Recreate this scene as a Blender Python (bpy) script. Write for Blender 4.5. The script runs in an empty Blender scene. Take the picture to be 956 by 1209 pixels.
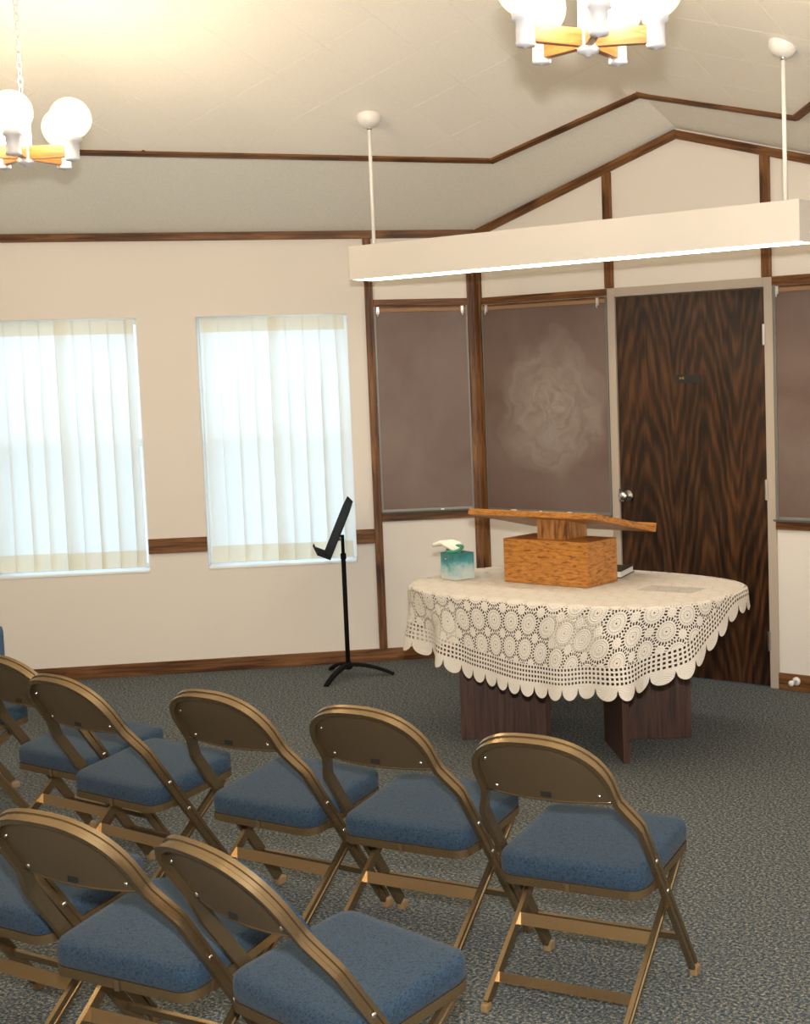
import bpy, bmesh, math, random
from mathutils import Vector, Matrix
random.seed(7)
scene = bpy.context.scene
C = scene.collection
PI = math.pi

# ------------------------------------------------------------------ camera
W, H = 956, 1209
F_PX, PX, PY = 1657.0, 238.687, -16.1032          # focal length and principal point offset in pixels (photo is a crop)
CAM = Vector((5.2942, -6.2425, 1.6149))
YAW, PIT, ROL = .6145, -.0875, -.0282
fwd = Vector((-math.sin(YAW)*math.cos(PIT), math.cos(YAW)*math.cos(PIT), math.sin(PIT)))
rgt = Vector((math.cos(YAW), math.sin(YAW), 0)); upv = rgt.cross(fwd)
r2 = math.cos(ROL)*rgt + math.sin(ROL)*upv
u2 = -math.sin(ROL)*rgt + math.cos(ROL)*upv
cam_data = bpy.data.cameras.new('camera'); cam = bpy.data.objects.new('camera', cam_data); C.objects.link(cam)
m = Matrix((r2, u2, -fwd)).transposed().to_4x4(); m.translation = CAM; cam.matrix_world = m
cam_data.sensor_fit = 'HORIZONTAL'; cam_data.sensor_width = 36
cam_data.lens = F_PX/W*36; cam_data.shift_x = -PX/W; cam_data.shift_y = PY/W
cam_data.clip_start = .05
scene.camera = cam

# ------------------------------------------------------------------ world, exposure, lights
scene.view_settings.view_transform = 'Standard'; scene.view_settings.look = 'None'
scene.view_settings.gamma = 1; scene.view_settings.use_curve_mapping = False
scene.view_settings.exposure = 0.27
world = bpy.data.worlds.new('sky'); scene.world = world; world.use_nodes = True
bg = world.node_tree.nodes['Background']; bg.inputs[0].default_value = (.62, .83, 1, 1); bg.inputs[1].default_value = 2.7

def area(name, loc, target, size, power, col, sy=None):
    l = bpy.data.lights.new(name, 'AREA'); l.energy = power; l.color = col; l.size = size
    if sy: l.shape = 'RECTANGLE'; l.size_y = sy
    o = bpy.data.objects.new(name, l); C.objects.link(o); o.location = loc
    o.rotation_euler = (Vector(target)-Vector(loc)).to_track_quat('-Z', 'Y').to_euler(); return o
# the photographer's flash, mounted above the lens
area('camera_flash', CAM + u2*.24 - fwd*.02, CAM + fwd*6 + u2*1.8, .09, 150, (1, .97, .93))

# ------------------------------------------------------------------ helpers
def new_mesh(name, verts, faces, mat=None, parent=None, smooth=False, loc=None, rotz=None, mats=None, fm=None):
    me = bpy.data.meshes.new(name); me.from_pydata([tuple(v) for v in verts], [], faces)
    bm = bmesh.new(); bm.from_mesh(me); bmesh.ops.recalc_face_normals(bm, faces=bm.faces); bm.to_mesh(me); bm.free()
    for mm in (mats or ([mat] if mat else [])): me.materials.append(mm)
    if fm:
        for p, i in zip(me.polygons, fm): p.material_index = i
    if smooth:
        for p in me.polygons: p.use_smooth = True
    o = bpy.data.objects.new(name, me); C.objects.link(o)
    if parent: o.parent = parent
    if loc is not None: o.location = loc
    if rotz is not None: o.rotation_euler = (0, 0, rotz)
    return o
def tag(o, label=None, cat=None, group=None, kind=None):
    if label: o['label'] = label
    if cat: o['category'] = cat
    if group: o['group'] = group
    if kind: o['kind'] = kind
    return o
def thing(name, label, cat, loc=(0,0,0), rotz=0, group=None):
    o = bpy.data.objects.new(name, None); C.objects.link(o); o.empty_display_size = .1
    o.location = loc; o.rotation_euler = (0,0,rotz); return tag(o, label, cat, group)
class MB:
    "collects shapes that belong to one mesh"
    def __init__(s): s.v = []; s.f = []
    def add(s, v, f):
        n = len(s.v); s.v += [tuple(p) for p in v]; s.f += [tuple(i+n for i in q) for q in f]; return s
    def box(s, x0, x1, y0, y1, z0, z1, b=0, M=None):
        if b <= 0:
            v = [(x,y,z) for x in (x0,x1) for y in (y0,y1) for z in (z0,z1)]
            f = [(0,1,3,2),(4,6,7,5),(0,4,5,1),(2,3,7,6),(0,2,6,4),(1,5,7,3)]
        else:
            bm = bmesh.new(); bmesh.ops.create_cube(bm, size=1)
            for q in bm.verts: q.co = Vector(((x0+x1)/2+q.co.x*(x1-x0), (y0+y1)/2+q.co.y*(y1-y0), (z0+z1)/2+q.co.z*(z1-z0)))
            bmesh.ops.bevel(bm, geom=list(bm.edges), offset=b, segments=2, profile=.6, affect='EDGES')
            bm.verts.index_update(); v = [tuple(q.co) for q in bm.verts]; f = [tuple(q.index for q in p.verts) for p in bm.faces]; bm.free()
        if M: v = [M @ Vector(q) for q in v]
        return s.add(v, f)
    def lathe(s, prof, n=20, M=None, caps=True):
        v = []; f = []
        for r, z in prof:
            for k in range(n): a = 2*PI*k/n; v.append(Vector((r*math.cos(a), r*math.sin(a), z)))
        for i in range(len(prof)-1):
            for k in range(n): f.append((i*n+k, i*n+(k+1)%n, (i+1)*n+(k+1)%n, (i+1)*n+k))
        if caps: f.append(tuple(range(n))[::-1]); f.append(tuple((len(prof)-1)*n+k for k in range(n)))
        if M: v = [M @ q for q in v]
        return s.add(v, f)
    def sweep(s, path, prof, ref=None, closed=False, scale=None):
        "profile (a,b): a along the side axis ref x tangent, b along ref"
        P = [Vector(p) for p in path]; n = len(P); k = len(prof); v = []; f = []
        for i, p in enumerate(P):
            if closed: t = (P[(i+1) % n]-P[i-1]).normalized()
            else: t = ((P[i+1]-p) if i == 0 else (p-P[i-1]) if i == n-1 else ((P[i+1]-p).normalized()+(p-P[i-1]).normalized())).normalized()
            rr = Vector(ref) if ref is not None else (Vector((0,0,1)) if abs(t.z) < .9 else Vector((1,0,0)))
            a = rr.cross(t).normalized(); b = t.cross(a).normalized(); sc = scale[i] if scale else 1
            for (pa, pb) in prof: v.append(p + a*pa*sc + b*pb*sc)
        for i in range(n if closed else n-1):
            j = (i+1) % n
            for q in range(k): f.append((i*k+q, i*k+(q+1)%k, j*k+(q+1)%k, j*k+q))
        if not closed: f.append(tuple(range(k))[::-1]); f.append(tuple((n-1)*k+q for q in range(k)))
        return s.add(v, f)
    def tube(s, path, r, n=10, closed=False, scale=None):
        return s.sweep(path, [(r*math.cos(2*PI*q/n), r*math.sin(2*PI*q/n)) for q in range(n)], closed=closed, scale=scale)
    def build(s, name, mat, parent=None, smooth=False, **k):
        return new_mesh(name, s.v, s.f, mat, parent, smooth, **k)
def RX(a): return Matrix.Rotation(a, 4, 'X')
def RY(a): return Matrix.Rotation(a, 4, 'Y')
def RZ(a): return Matrix.Rotation(a, 4, 'Z')
def T(x, y, z): return Matrix.Translation((x, y, z))
def autosmooth(o, ang=40):
    me = o.data
    bm = bmesh.new(); bm.from_mesh(me)
    for f in bm.faces: f.smooth = True
    for e in bm.edges:
        if len(e.link_faces) == 2 and e.calc_face_angle(0) > math.radians(ang): e.smooth = False
    bm.to_mesh(me); bm.free(); return o
def struct(o): o['kind'] = 'structure'; return o
def copy_tree(o, parent=None):
    c = o.copy(); C.objects.link(c); c.parent = parent
    for ch in list(o.children): copy_tree(ch, c)
    return c
def beam(name, p0, p1, w, t, nrm, mat, parent=None, off=0.0):
    "board from p0 to p1, width w across, thickness t proud along nrm; local X runs along it"
    p0 = Vector(p0); p1 = Vector(p1); x = (p1-p0).normalized(); n = Vector(nrm); n = (n - x*n.dot(x)).normalized(); y = n.cross(x)
    L = (p1-p0).length
    o = MB().box(0, L, -w/2, w/2, off, off+t, b=.0025).build(name, mat, parent)
    M = Matrix((x, y, n)).transposed().to_4x4(); M.translation = p0; o.matrix_world = M
    return o

# ------------------------------------------------------------------ materials
MATS = {}
def nodes(name):
    m = bpy.data.materials.new(name); m.use_nodes = True; nt = m.node_tree; b = nt.nodes['Principled BSDF']; MATS[name] = m
    return m, nt, b
def plain(name, col, rough=.5, metal=0, emit=None, es=0, spec=None, coat=0):
    m, nt, b = nodes(name); b.inputs['Base Color'].default_value = (*col, 1); b.inputs['Roughness'].default_value = rough; b.inputs['Metallic'].default_value = metal
    if emit: b.inputs['Emission Color'].default_value = (*emit, 1); b.inputs['Emission Strength'].default_value = es
    if spec is not None: b.inputs['Specular IOR Level'].default_value = spec
    if coat: b.inputs['Coat Weight'].default_value = coat
    return m
def N(nt, t, **k):
    n = nt.nodes.new(t)
    for a, v in k.items():
        if a.startswith('i_'): n.inputs[a[2:]].default_value = v
        else: setattr(n, a, v)
    return n
def ramp(nt, stops, interp='LINEAR'):
    n = nt.nodes.new('ShaderNodeValToRGB'); n.color_ramp.interpolation = interp
    e = n.color_ramp.elements
    e[0].position, e[0].color = stops[0][0], (*stops[0][1], 1); e[1].position, e[1].color = stops[-1][0], (*stops[-1][1], 1)
    for p, c in stops[1:-1]: q = e.new(p); q.color = (*c, 1)
    return n
def math_(nt, op, a, b=None, c=None):
    n = nt.nodes.new('ShaderNodeMath'); n.operation = op
    for i, x in enumerate((a, b, c)):
        if x is None: continue
        if isinstance(x, (int, float)): n.inputs[i].default_value = x
        else: nt.links.new(x, n.inputs[i])
    return n.outputs[0]
def coords(nt, scale=(1,1,1), kind='Object'):
    tc = N(nt, 'ShaderNodeTexCoord'); mp = N(nt, 'ShaderNodeMapping'); mp.inputs['Scale'].default_value = scale
    nt.links.new(tc.outputs[kind], mp.inputs['Vector']); return mp.outputs[0]
def bump(nt, b, h, strength=.2, dist=.01):
    n = N(nt, 'ShaderNodeBump'); n.inputs['Strength'].default_value = strength; n.inputs['Distance'].default_value = dist
    nt.links.new(h, n.inputs['Height']); nt.links.new(n.outputs[0], b.inputs['Normal'])
def noisy(name, c1, c2, scale=40, rough=.6, stretch=(1,1,1), bstr=.1, detail=4, metal=0, lo=.35, hi=.65, kind='Object', bdist=.01):
    m, nt, b = nodes(name); v = coords(nt, stretch, kind)
    n = N(nt, 'ShaderNodeTexNoise'); n.inputs['Scale'].default_value = scale; n.inputs['Detail'].default_value = detail; nt.links.new(v, n.inputs['Vector'])
    r = ramp(nt, [(lo, c1), (hi, c2)]); nt.links.new(n.outputs[0], r.inputs[0]); nt.links.new(r.outputs[0], b.inputs['Base Color'])
    b.inputs['Roughness'].default_value = rough; b.inputs['Metallic'].default_value = metal
    if bstr: bump(nt, b, n.outputs[0], bstr, bdist)
    return m
def wood(name, dark, mid, light, stretch=(3,45,45), rough=.35, wave=.0, spec=.5):
    m, nt, b = nodes(name); v = coords(nt, stretch)
    n = N(nt, 'ShaderNodeTexNoise'); n.inputs['Scale'].default_value = 1.0; n.inputs['Detail'].default_value = 6; n.inputs['Roughness'].default_value = .62; n.inputs['Distortion'].default_value = .6
    nt.links.new(v, n.inputs['Vector'])
    r = ramp(nt, [(.36, dark), (.5, mid), (.66, light)]); nt.links.new(n.outputs[0], r.inputs[0]); nt.links.new(r.outputs[0], b.inputs['Base Color'])
    b.inputs['Roughness'].default_value = rough; b.inputs['Specular IOR Level'].default_value = spec
    bump(nt, b, n.outputs[0], .08, .003); return m
M_WALL = noisy('cream wall paint', (.735,.68,.615), (.76,.705,.64), 180, .75, bstr=.06, bdist=.002)
M_CEIL = noisy('textured grey cream plaster', (.79,.77,.695), (.85,.825,.75), 90, .85, bstr=.3, bdist=.002)
M_TILE = noisy('off white ceiling tile', (.86,.82,.75), (.90,.86,.79), 120, .85, bstr=.2, bdist=.002)
M_TRIM = wood('dark oak trim', (.05,.019,.006), (.14,.058,.019), (.23,.105,.036), rough=.5, spec=.25)
M_OAK = wood('golden oak', (.20,.068,.012), (.41,.165,.030), (.50,.22,.05), stretch=(22,26,110), rough=.35)
M_OAKV = wood('golden oak upright grain', (.14,.05,.012), (.42,.18,.05), (.58,.29,.09), stretch=(40,40,6), rough=.3)
M_LAM = wood('dark walnut laminate', (.026,.010,.006), (.058,.024,.014), (.088,.038,.022), stretch=(60,60,3), rough=.4)
M_ARM = wood('orange oak chandelier arm', (.22,.085,.022), (.32,.14,.04), (.40,.19,.06), stretch=(8,60,60), rough=.35)
M_FRAME = plain('taupe door frame paint', (.46,.385,.31), .45)
M_WHITE = plain('white enamel', (.82,.80,.77), .35)
M_CHAND = plain('white chandelier enamel', (.55,.55,.58), .4)
M_FIX = plain('cream enamel fixture', (.62,.585,.545), .4)
M_VINYL = plain('white window vinyl', (.85,.87,.88), .4)
M_CHROME = plain('brushed nickel', (.72,.71,.69), .22, 1)
M_ALU = plain('aluminium edging', (.20,.195,.18), .55, .5)
M_CORK = noisy('tan cork strip', (.27,.15,.075), (.36,.21,.11), 300, .8, bstr=.05)
M_CLIP = plain('bright steel clip', (.62,.61,.59), .35, .4)
M_BLACK = plain('black enamel steel', (.008,.008,.008), .85, spec=.1)
M_GOLD = plain('bronze metallic chair paint', (.245,.17,.09), .27, .8)
M_GOLDP = plain('bronze sheet chair panel', (.17,.12,.068), .4, .6)
M_CAP = plain('tan rubber foot', (.25,.16,.075), .55)
M_DARK = plain('black plastic', (.015,.014,.013), .4)
M_PAGE = plain('white paper', (.82,.82,.80), .7)
M_CHALK = plain('white chalk', (.86,.86,.83), .9)
M_TISSUE = plain('white tissue paper', (.85,.80,.72), .9)
M_GREEN = plain('green plastic rim', (.02,.25,.14), .4)
M_TOP = plain('pale laminate table top', (.68,.60,.49), .5)
M_GROUND = noisy('pale outdoor paving', (.74,.75,.75), (.80,.81,.81), 6, .9)
M_BLUEUP = noisy('mid blue upholstery', (.055,.105,.19), (.085,.15,.26), 220, .9, bstr=.2)

def m_carpet():
    m, nt, b = nodes('speckled blue grey carpet'); v = coords(nt)
    n1 = N(nt, 'ShaderNodeTexNoise'); n1.inputs['Scale'].default_value = 102; n1.inputs['Detail'].default_value = 5; n1.inputs['Roughness'].default_value = .8; nt.links.new(v, n1.inputs['Vector'])
    r = ramp(nt, [(.38, (.012,.022,.040)), (.47, (.058,.080,.098)), (.54, (.14,.15,.142)), (.62, (.40,.355,.275))]); nt.links.new(n1.outputs[0], r.inputs[0])
    nt.links.new(r.outputs[0], b.inputs['Base Color']); b.inputs['Roughness'].default_value = .95; b.inputs['Specular IOR Level'].default_value = .1
    bump(nt, b, n1.outputs[0], .6, .008); return m
M_CARPET = m_carpet()
def m_fabric():
    m, nt, b = nodes('blue woven seat fabric'); v = coords(nt)
    w = N(nt, 'ShaderNodeTexNoise'); w.inputs['Scale'].default_value = 60; w.inputs['Detail'].default_value = 2; nt.links.new(v, w.inputs['Vector'])
    n = N(nt, 'ShaderNodeTexNoise'); n.inputs['Scale'].default_value = 210; n.inputs['Detail'].default_value = 3; n.inputs['Distortion'].default_value = 1.5; nt.links.new(v, n.inputs['Vector'])
    r = ramp(nt, [(.36, (.008,.015,.026)), (.45, (.020,.041,.070)), (.66, (.031,.056,.089))]); nt.links.new(n.outputs[0], r.inputs[0]); nt.links.new(r.outputs[0], b.inputs['Base Color'])
    b.inputs['Roughness'].default_value = .9; b.inputs['Specular IOR Level'].default_value = .2; b.inputs['Sheen Weight'].default_value = .08
    bump(nt, b, n.outputs[0], .35, .004); return m
M_FABRIC = m_fabric()
def m_board(name, swirl):
    m, nt, b = nodes(name); v = coords(nt)
    n = N(nt, 'ShaderNodeTexNoise'); n.inputs['Scale'].default_value = 2.2; n.inputs['Detail'].default_value = 4; n.inputs['Distortion'].default_value = .6; nt.links.new(v, n.inputs['Vector'])
    h = math_(nt, 'MULTIPLY', math_(nt, 'SUBTRACT', n.outputs[0], .34), .42)
    if swirl:
        sx = N(nt, 'ShaderNodeSeparateXYZ'); nt.links.new(v, sx.inputs[0])
        n2 = N(nt, 'ShaderNodeTexNoise'); n2.inputs['Scale'].default_value = 5; n2.inputs['Detail'].default_value = 3; nt.links.new(v, n2.inputs['Vector'])
        dx = math_(nt, 'DIVIDE', math_(nt, 'SUBTRACT', sx.outputs[0], swirl[0]), swirl[2]); dz = math_(nt, 'DIVIDE', math_(nt, 'SUBTRACT', sx.outputs[2], swirl[1]), swirl[3])
        rr = math_(nt, 'SQRT', math_(nt, 'ADD', math_(nt, 'MULTIPLY', dx, dx), math_(nt, 'MULTIPLY', dz, dz)))
        an = math_(nt, 'ARCTAN2', dz, dx)
        r3 = math_(nt, 'ADD', rr, math_(nt, 'MULTIPLY', math_(nt, 'SUBTRACT', n2.outputs[0], .5), .7))
        q = ramp(nt, [(.0, (.36,)*3), (.42, (.30,)*3), (.62, (.22,)*3), (.80, (.20,)*3), (1, (.0,)*3)]); nt.links.new(r3, q.inputs[0])
        cx = N(nt, 'ShaderNodeCombineXYZ'); nt.links.new(math_(nt, 'MULTIPLY', an, .9), cx.inputs[0]); nt.links.new(math_(nt, 'MULTIPLY', math_(nt, 'ADD', rr, math_(nt, 'MULTIPLY', n2.outputs[0], 1.1)), 4), cx.inputs[1])
        sk = N(nt, 'ShaderNodeTexNoise'); sk.inputs['Scale'].default_value = 1.6; sk.inputs['Detail'].default_value = 5; nt.links.new(cx.outputs[0], sk.inputs['Vector'])   # sweeping wipe arcs
        h = math_(nt, 'ADD', math_(nt, 'MULTIPLY', h, .8), math_(nt, 'MULTIPLY', q.outputs[0], math_(nt, 'MULTIPLY', math_(nt, 'SUBTRACT', sk.outputs[0], .12), 2.0)))
    h.node.use_clamp = True
    mx = N(nt, 'ShaderNodeMix', data_type='RGBA'); nt.links.new(h, mx.inputs[0]); mx.inputs[6].default_value = (.145,.093,.075,1); mx.inputs[7].default_value = (.50,.45,.40,1)
    nt.links.new(mx.outputs[2], b.inputs['Base Color']); b.inputs['Roughness'].default_value = .55; b.inputs['Specular IOR Level'].default_value = .35
    return m
def m_door():
    m, nt, b = nodes('dark stained oak door veneer'); v = coords(nt)
    sx = N(nt, 'ShaderNodeSeparateXYZ'); nt.links.new(v, sx.inputs[0])
    wn = N(nt, 'ShaderNodeTexNoise'); wn.inputs['Scale'].default_value = 1; wn.inputs['Detail'].default_value = 4; wn.inputs['Roughness'].default_value = .6
    nt.links.new(coords(nt, (5, 5, .9)), wn.inputs['Vector'])
    fn = N(nt, 'ShaderNodeTexNoise'); fn.inputs['Scale'].default_value = 1; fn.inputs['Detail'].default_value = 5; nt.links.new(coords(nt, (90, 90, 5)), fn.inputs['Vector'])
    def arch_(x0, k): d = math_(nt, 'SUBTRACT', sx.outputs[0], x0); return math_(nt, 'MULTIPLY', math_(nt, 'SQRT', math_(nt, 'ADD', math_(nt, 'MULTIPLY', d, d), .0016)), k)
    par = math_(nt, 'SMOOTH_MIN', math_(nt, 'SMOOTH_MIN', arch_(.17, 4.6), arch_(.55, 4.6), .25), arch_(.92, 4.6), .25)
    s = math_(nt, 'ADD', math_(nt, 'ADD', math_(nt, 'MULTIPLY', sx.outputs[2], 1.0), par), math_(nt, 'MULTIPLY', wn.outputs[0], .8))
    band = math_(nt, 'SINE', math_(nt, 'MULTIPLY', s, 30))
    big = N(nt, 'ShaderNodeTexNoise'); big.inputs['Scale'].default_value = 1; big.inputs['Detail'].default_value = 3; nt.links.new(coords(nt, (12, 12, 1.7)), big.inputs['Vector'])
    band = math_(nt, 'ADD', math_(nt, 'MULTIPLY', band, .12), math_(nt, 'ADD', math_(nt, 'MULTIPLY', fn.outputs[0], .5), math_(nt, 'MULTIPLY', big.outputs[0], .68)))
    r = ramp(nt, [(.36, (.008,.003,.0015)), (.52, (.023,.009,.0035)), (.68, (.056,.021,.007)), (.90, (.108,.043,.013))]); nt.links.new(band, r.inputs[0])
    nt.links.new(r.outputs[0], b.inputs['Base Color']); b.inputs['Roughness'].default_value = .32
    return m
M_DOOR = m_door()
def m_curtain(name, t_transl, t_transp, col):
    m, nt, b = nodes(name); nt.nodes.remove(b); out = nt.nodes['Material Output']
    d = N(nt, 'ShaderNodeBsdfDiffuse'); d.inputs[0].default_value = (*col, 1)
    t = N(nt, 'ShaderNodeBsdfTranslucent'); t.inputs[0].default_value = (*col, 1)
    p = N(nt, 'ShaderNodeBsdfTransparent'); p.inputs[0].default_value = (1, 1, 1, 1)
    a = N(nt, 'ShaderNodeMixShader'); a.inputs[0].default_value = t_transl; nt.links.new(d.outputs[0], a.inputs[1]); nt.links.new(t.outputs[0], a.inputs[2])
    c = N(nt, 'ShaderNodeMixShader'); c.inputs[0].default_value = t_transp; nt.links.new(a.outputs[0], c.inputs[1]); nt.links.new(p.outputs[0], c.inputs[2])
    nt.links.new(c.outputs[0], out.inputs[0]); return m
M_SHEER = m_curtain('sheer cream curtain cloth', .55, .02, (.91,.90,.86))
M_SHEER2 = m_curtain('doubled cream curtain cloth', .32, .0, (.84,.79,.66))
def m_pane():
    m, nt, b = nodes('window glass'); nt.nodes.remove(b); out = nt.nodes['Material Output']
    p = N(nt, 'ShaderNodeBsdfTransparent'); p.inputs[0].default_value = (.93,.96,.97,1); g = N(nt, 'ShaderNodeBsdfGlossy'); g.inputs['Roughness'].default_value = .02
    a = N(nt, 'ShaderNodeMixShader'); a.inputs[0].default_value = .06; nt.links.new(p.outputs[0], a.inputs[1]); nt.links.new(g.outputs[0], a.inputs[2]); nt.links.new(a.outputs[0], out.inputs[0]); return m
M_PANE = m_pane()
def m_screen():
    m, nt, b = nodes('grey insect screen mesh'); nt.nodes.remove(b); out = nt.nodes['Material Output']
    p = N(nt, 'ShaderNodeBsdfTransparent'); g = N(nt, 'ShaderNodeBsdfDiffuse'); g.inputs[0].default_value = (.2,.21,.22,1)
    a = N(nt, 'ShaderNodeMixShader'); a.inputs[0].default_value = .10; nt.links.new(p.outputs[0], a.inputs[1]); nt.links.new(g.outputs[0], a.inputs[2]); nt.links.new(a.outputs[0], out.inputs[0]); return m
M_SCREEN = m_screen()
def m_globe():
    m, nt, b = nodes('clear tinted glass globe'); nt.nodes.remove(b); out = nt.nodes['Material Output']
    p = N(nt, 'ShaderNodeBsdfTransparent'); p.inputs[0].default_value = (1,.97,.90,1)
    g = N(nt, 'ShaderNodeBsdfGlossy'); g.inputs['Roughness'].default_value = .05
    e = N(nt, 'ShaderNodeEmission'); e.inputs[0].default_value = (1,.80,.50,1); e.inputs[1].default_value = 2.4
    a = N(nt, 'ShaderNodeMixShader'); a.inputs[0].default_value = .06; nt.links.new(p.outputs[0], a.inputs[1]); nt.links.new(g.outputs[0], a.inputs[2])
    c = N(nt, 'ShaderNodeMixShader'); c.inputs[0].default_value = .42; nt.links.new(a.outputs[0], c.inputs[1]); nt.links.new(e.outputs[0], c.inputs[2])
    nt.links.new(c.outputs[0], out.inputs[0]); return m
M_GLOBE = m_globe()
M_BULB = plain('lit warm bulb', (1,.9,.7), .5, emit=(1,.83,.60), es=250)
M_LENS = plain('lit white fluorescent lens', (.9,.9,.88), .5, emit=(1,.95,.84), es=8)
def m_lace():
    "crocheted cloth: round medallions on a square lattice, rosettes between them, a filet border; coordinates are metres on the flat cloth"
    m, nt, b = nodes('cream crochet lace'); out = nt.nodes['Material Output']
    uv = N(nt, 'ShaderNodeUVMap'); uv.uv_map = 'UVMap'; sx = N(nt, 'ShaderNodeSeparateXYZ'); nt.links.new(uv.outputs[0], sx.inputs[0])
    S = .104
    X = math_(nt, 'DIVIDE', sx.outputs[0], S); Y = math_(nt, 'DIVIDE', sx.outputs[1], S)
    fx = math_(nt, 'SUBTRACT', math_(nt, 'FRACT', X), .5); fy = math_(nt, 'SUBTRACT', math_(nt, 'FRACT', Y), .5)
    def polar(fx, fy):
        r = math_(nt, 'SQRT', math_(nt, 'ADD', math_(nt, 'MULTIPLY', fx, fx), math_(nt, 'MULTIPLY', fy, fy))); return r, math_(nt, 'ARCTAN2', fy, fx)
    r1, a1 = polar(fx, fy)
    gx = math_(nt, 'SUBTRACT', math_(nt, 'FRACT', math_(nt, 'ADD', X, .5)), .5); gy = math_(nt, 'SUBTRACT', math_(nt, 'FRACT', math_(nt, 'ADD', Y, .5)), .5)
    r2_, a2 = polar(gx, gy)
    def ringholes(r, a, r0, r1_, n, duty):
        inside = math_(nt, 'MULTIPLY', math_(nt, 'GREATER_THAN', r, r0), math_(nt, 'LESS_THAN', r, r1_))
        return math_(nt, 'MULTIPLY', inside, math_(nt, 'GREATER_THAN', math_(nt, 'SINE', math_(nt, 'MULTIPLY', a, n)), duty))
    h = ringholes(r1, a1, .40, .492, 24, -.1)
    h = math_(nt, 'MAXIMUM', h, ringholes(r2_, a2, .195, .262, 12, -.1))
    h = math_(nt, 'MAXIMUM', h, ringholes(r1, a1, .305, .33, 30, .35))
    h = math_(nt, 'MAXIMUM', h, ringholes(r1, a1, .15, .175, 16, .35))
    h = math_(nt, 'MAXIMUM', h, math_(nt, 'LESS_THAN', r1, .03))
    # border zone by distance from the hem
    ub = N(nt, 'ShaderNodeUVMap'); ub.uv_map = 'Border'; sb = N(nt, 'ShaderNodeSeparateXYZ'); nt.links.new(ub.outputs[0], sb.inputs[0]); D = sb.outputs[1]
    R0, R1 = .134, .060
    inner = math_(nt, 'GREATER_THAN', D, R0)
    gr = math_(nt, 'SUBTRACT', math_(nt, 'FRACT', math_(nt, 'DIVIDE', math_(nt, 'SUBTRACT', D, R1), .0185)), .5)
    ga = math_(nt, 'SUBTRACT', math_(nt, 'FRACT', math_(nt, 'DIVIDE', sb.outputs[0], .0235)), .5)
    sq = math_(nt, 'MULTIPLY', math_(nt, 'LESS_THAN', math_(nt, 'ABSOLUTE', gr), .27), math_(nt, 'LESS_THAN', math_(nt, 'ABSOLUTE', ga), .27))
    border = math_(nt, 'MULTIPLY', math_(nt, 'LESS_THAN', D, R0), math_(nt, 'GREATER_THAN', D, R1))
    hole = math_(nt, 'MAXIMUM', math_(nt, 'MULTIPLY', h, inner), math_(nt, 'MULTIPLY', sq, border))
    b.inputs['Base Color'].default_value = (.84,.775,.69,1); b.inputs['Roughness'].default_value = .9; b.inputs['Specular IOR Level'].default_value = .1
    # thread relief
    wv = math_(nt, 'SINE', math_(nt, 'MULTIPLY', r1, 75)); wn = N(nt, 'ShaderNodeTexNoise'); wn.inputs['Scale'].default_value = 420; nt.links.new(uv.outputs[0], wn.inputs['Vector'])
    bump(nt, b, math_(nt, 'ADD', math_(nt, 'MULTIPLY', wv, .5), wn.outputs[0]), .5, .004)
    tr = N(nt, 'ShaderNodeBsdfTransparent'); tl = N(nt, 'ShaderNodeBsdfTranslucent'); tl.inputs[0].default_value = (.8,.72,.62,1)
    a = N(nt, 'ShaderNodeMixShader'); a.inputs[0].default_value = .12; nt.links.new(b.outputs[0], a.inputs[1]); nt.links.new(tl.outputs[0], a.inputs[2])
    c = N(nt, 'ShaderNodeMixShader'); nt.links.new(hole, c.inputs[0]); nt.links.new(a.outputs[0], c.inputs[1]); nt.links.new(tr.outputs[0], c.inputs[2])
    nt.links.new(c.outputs[0], out.inputs[0]); return m
M_LACE = m_lace()
def m_box():
    m, nt, b = nodes('teal and white marbled card'); v = coords(nt)
    sx = N(nt, 'ShaderNodeSeparateXYZ'); nt.links.new(v, sx.inputs[0])
    n = N(nt, 'ShaderNodeTexNoise'); n.inputs['Scale'].default_value = 22; n.inputs['Detail'].default_value = 4; nt.links.new(v, n.inputs['Vector'])
    s = math_(nt, 'ADD', math_(nt, 'MULTIPLY', sx.outputs[2], 7.2), math_(nt, 'MULTIPLY', math_(nt, 'SUBTRACT', n.outputs[0], .5), .9))
    r = ramp(nt, [(.18, (.50,.57,.55)), (.38, (.28,.47,.49)), (.56, (.07,.28,.31)), (.80, (.03,.18,.19))]); nt.links.new(s, r.inputs[0]); nt.links.new(r.outputs[0], b.inputs['Base Color']); b.inputs['Roughness'].default_value = .4
    return m
M_BOX = m_box()
def m_clear():
    m, nt, b = nodes('clear plastic sheet'); nt.nodes.remove(b); out = nt.nodes['Material Output']
    p = N(nt, 'ShaderNodeBsdfTransparent'); p.inputs[0].default_value = (.96,.96,.96,1); g = N(nt, 'ShaderNodeBsdfGlossy'); g.inputs['Roughness'].default_value = .08
    a = N(nt, 'ShaderNodeMixShader'); a.inputs[0].default_value = .035; nt.links.new(p.outputs[0], a.inputs[1]); nt.links.new(g.outputs[0], a.inputs[2]); nt.links.new(a.outputs[0], out.inputs[0]); return m
M_CLEAR = m_clear()

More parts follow.
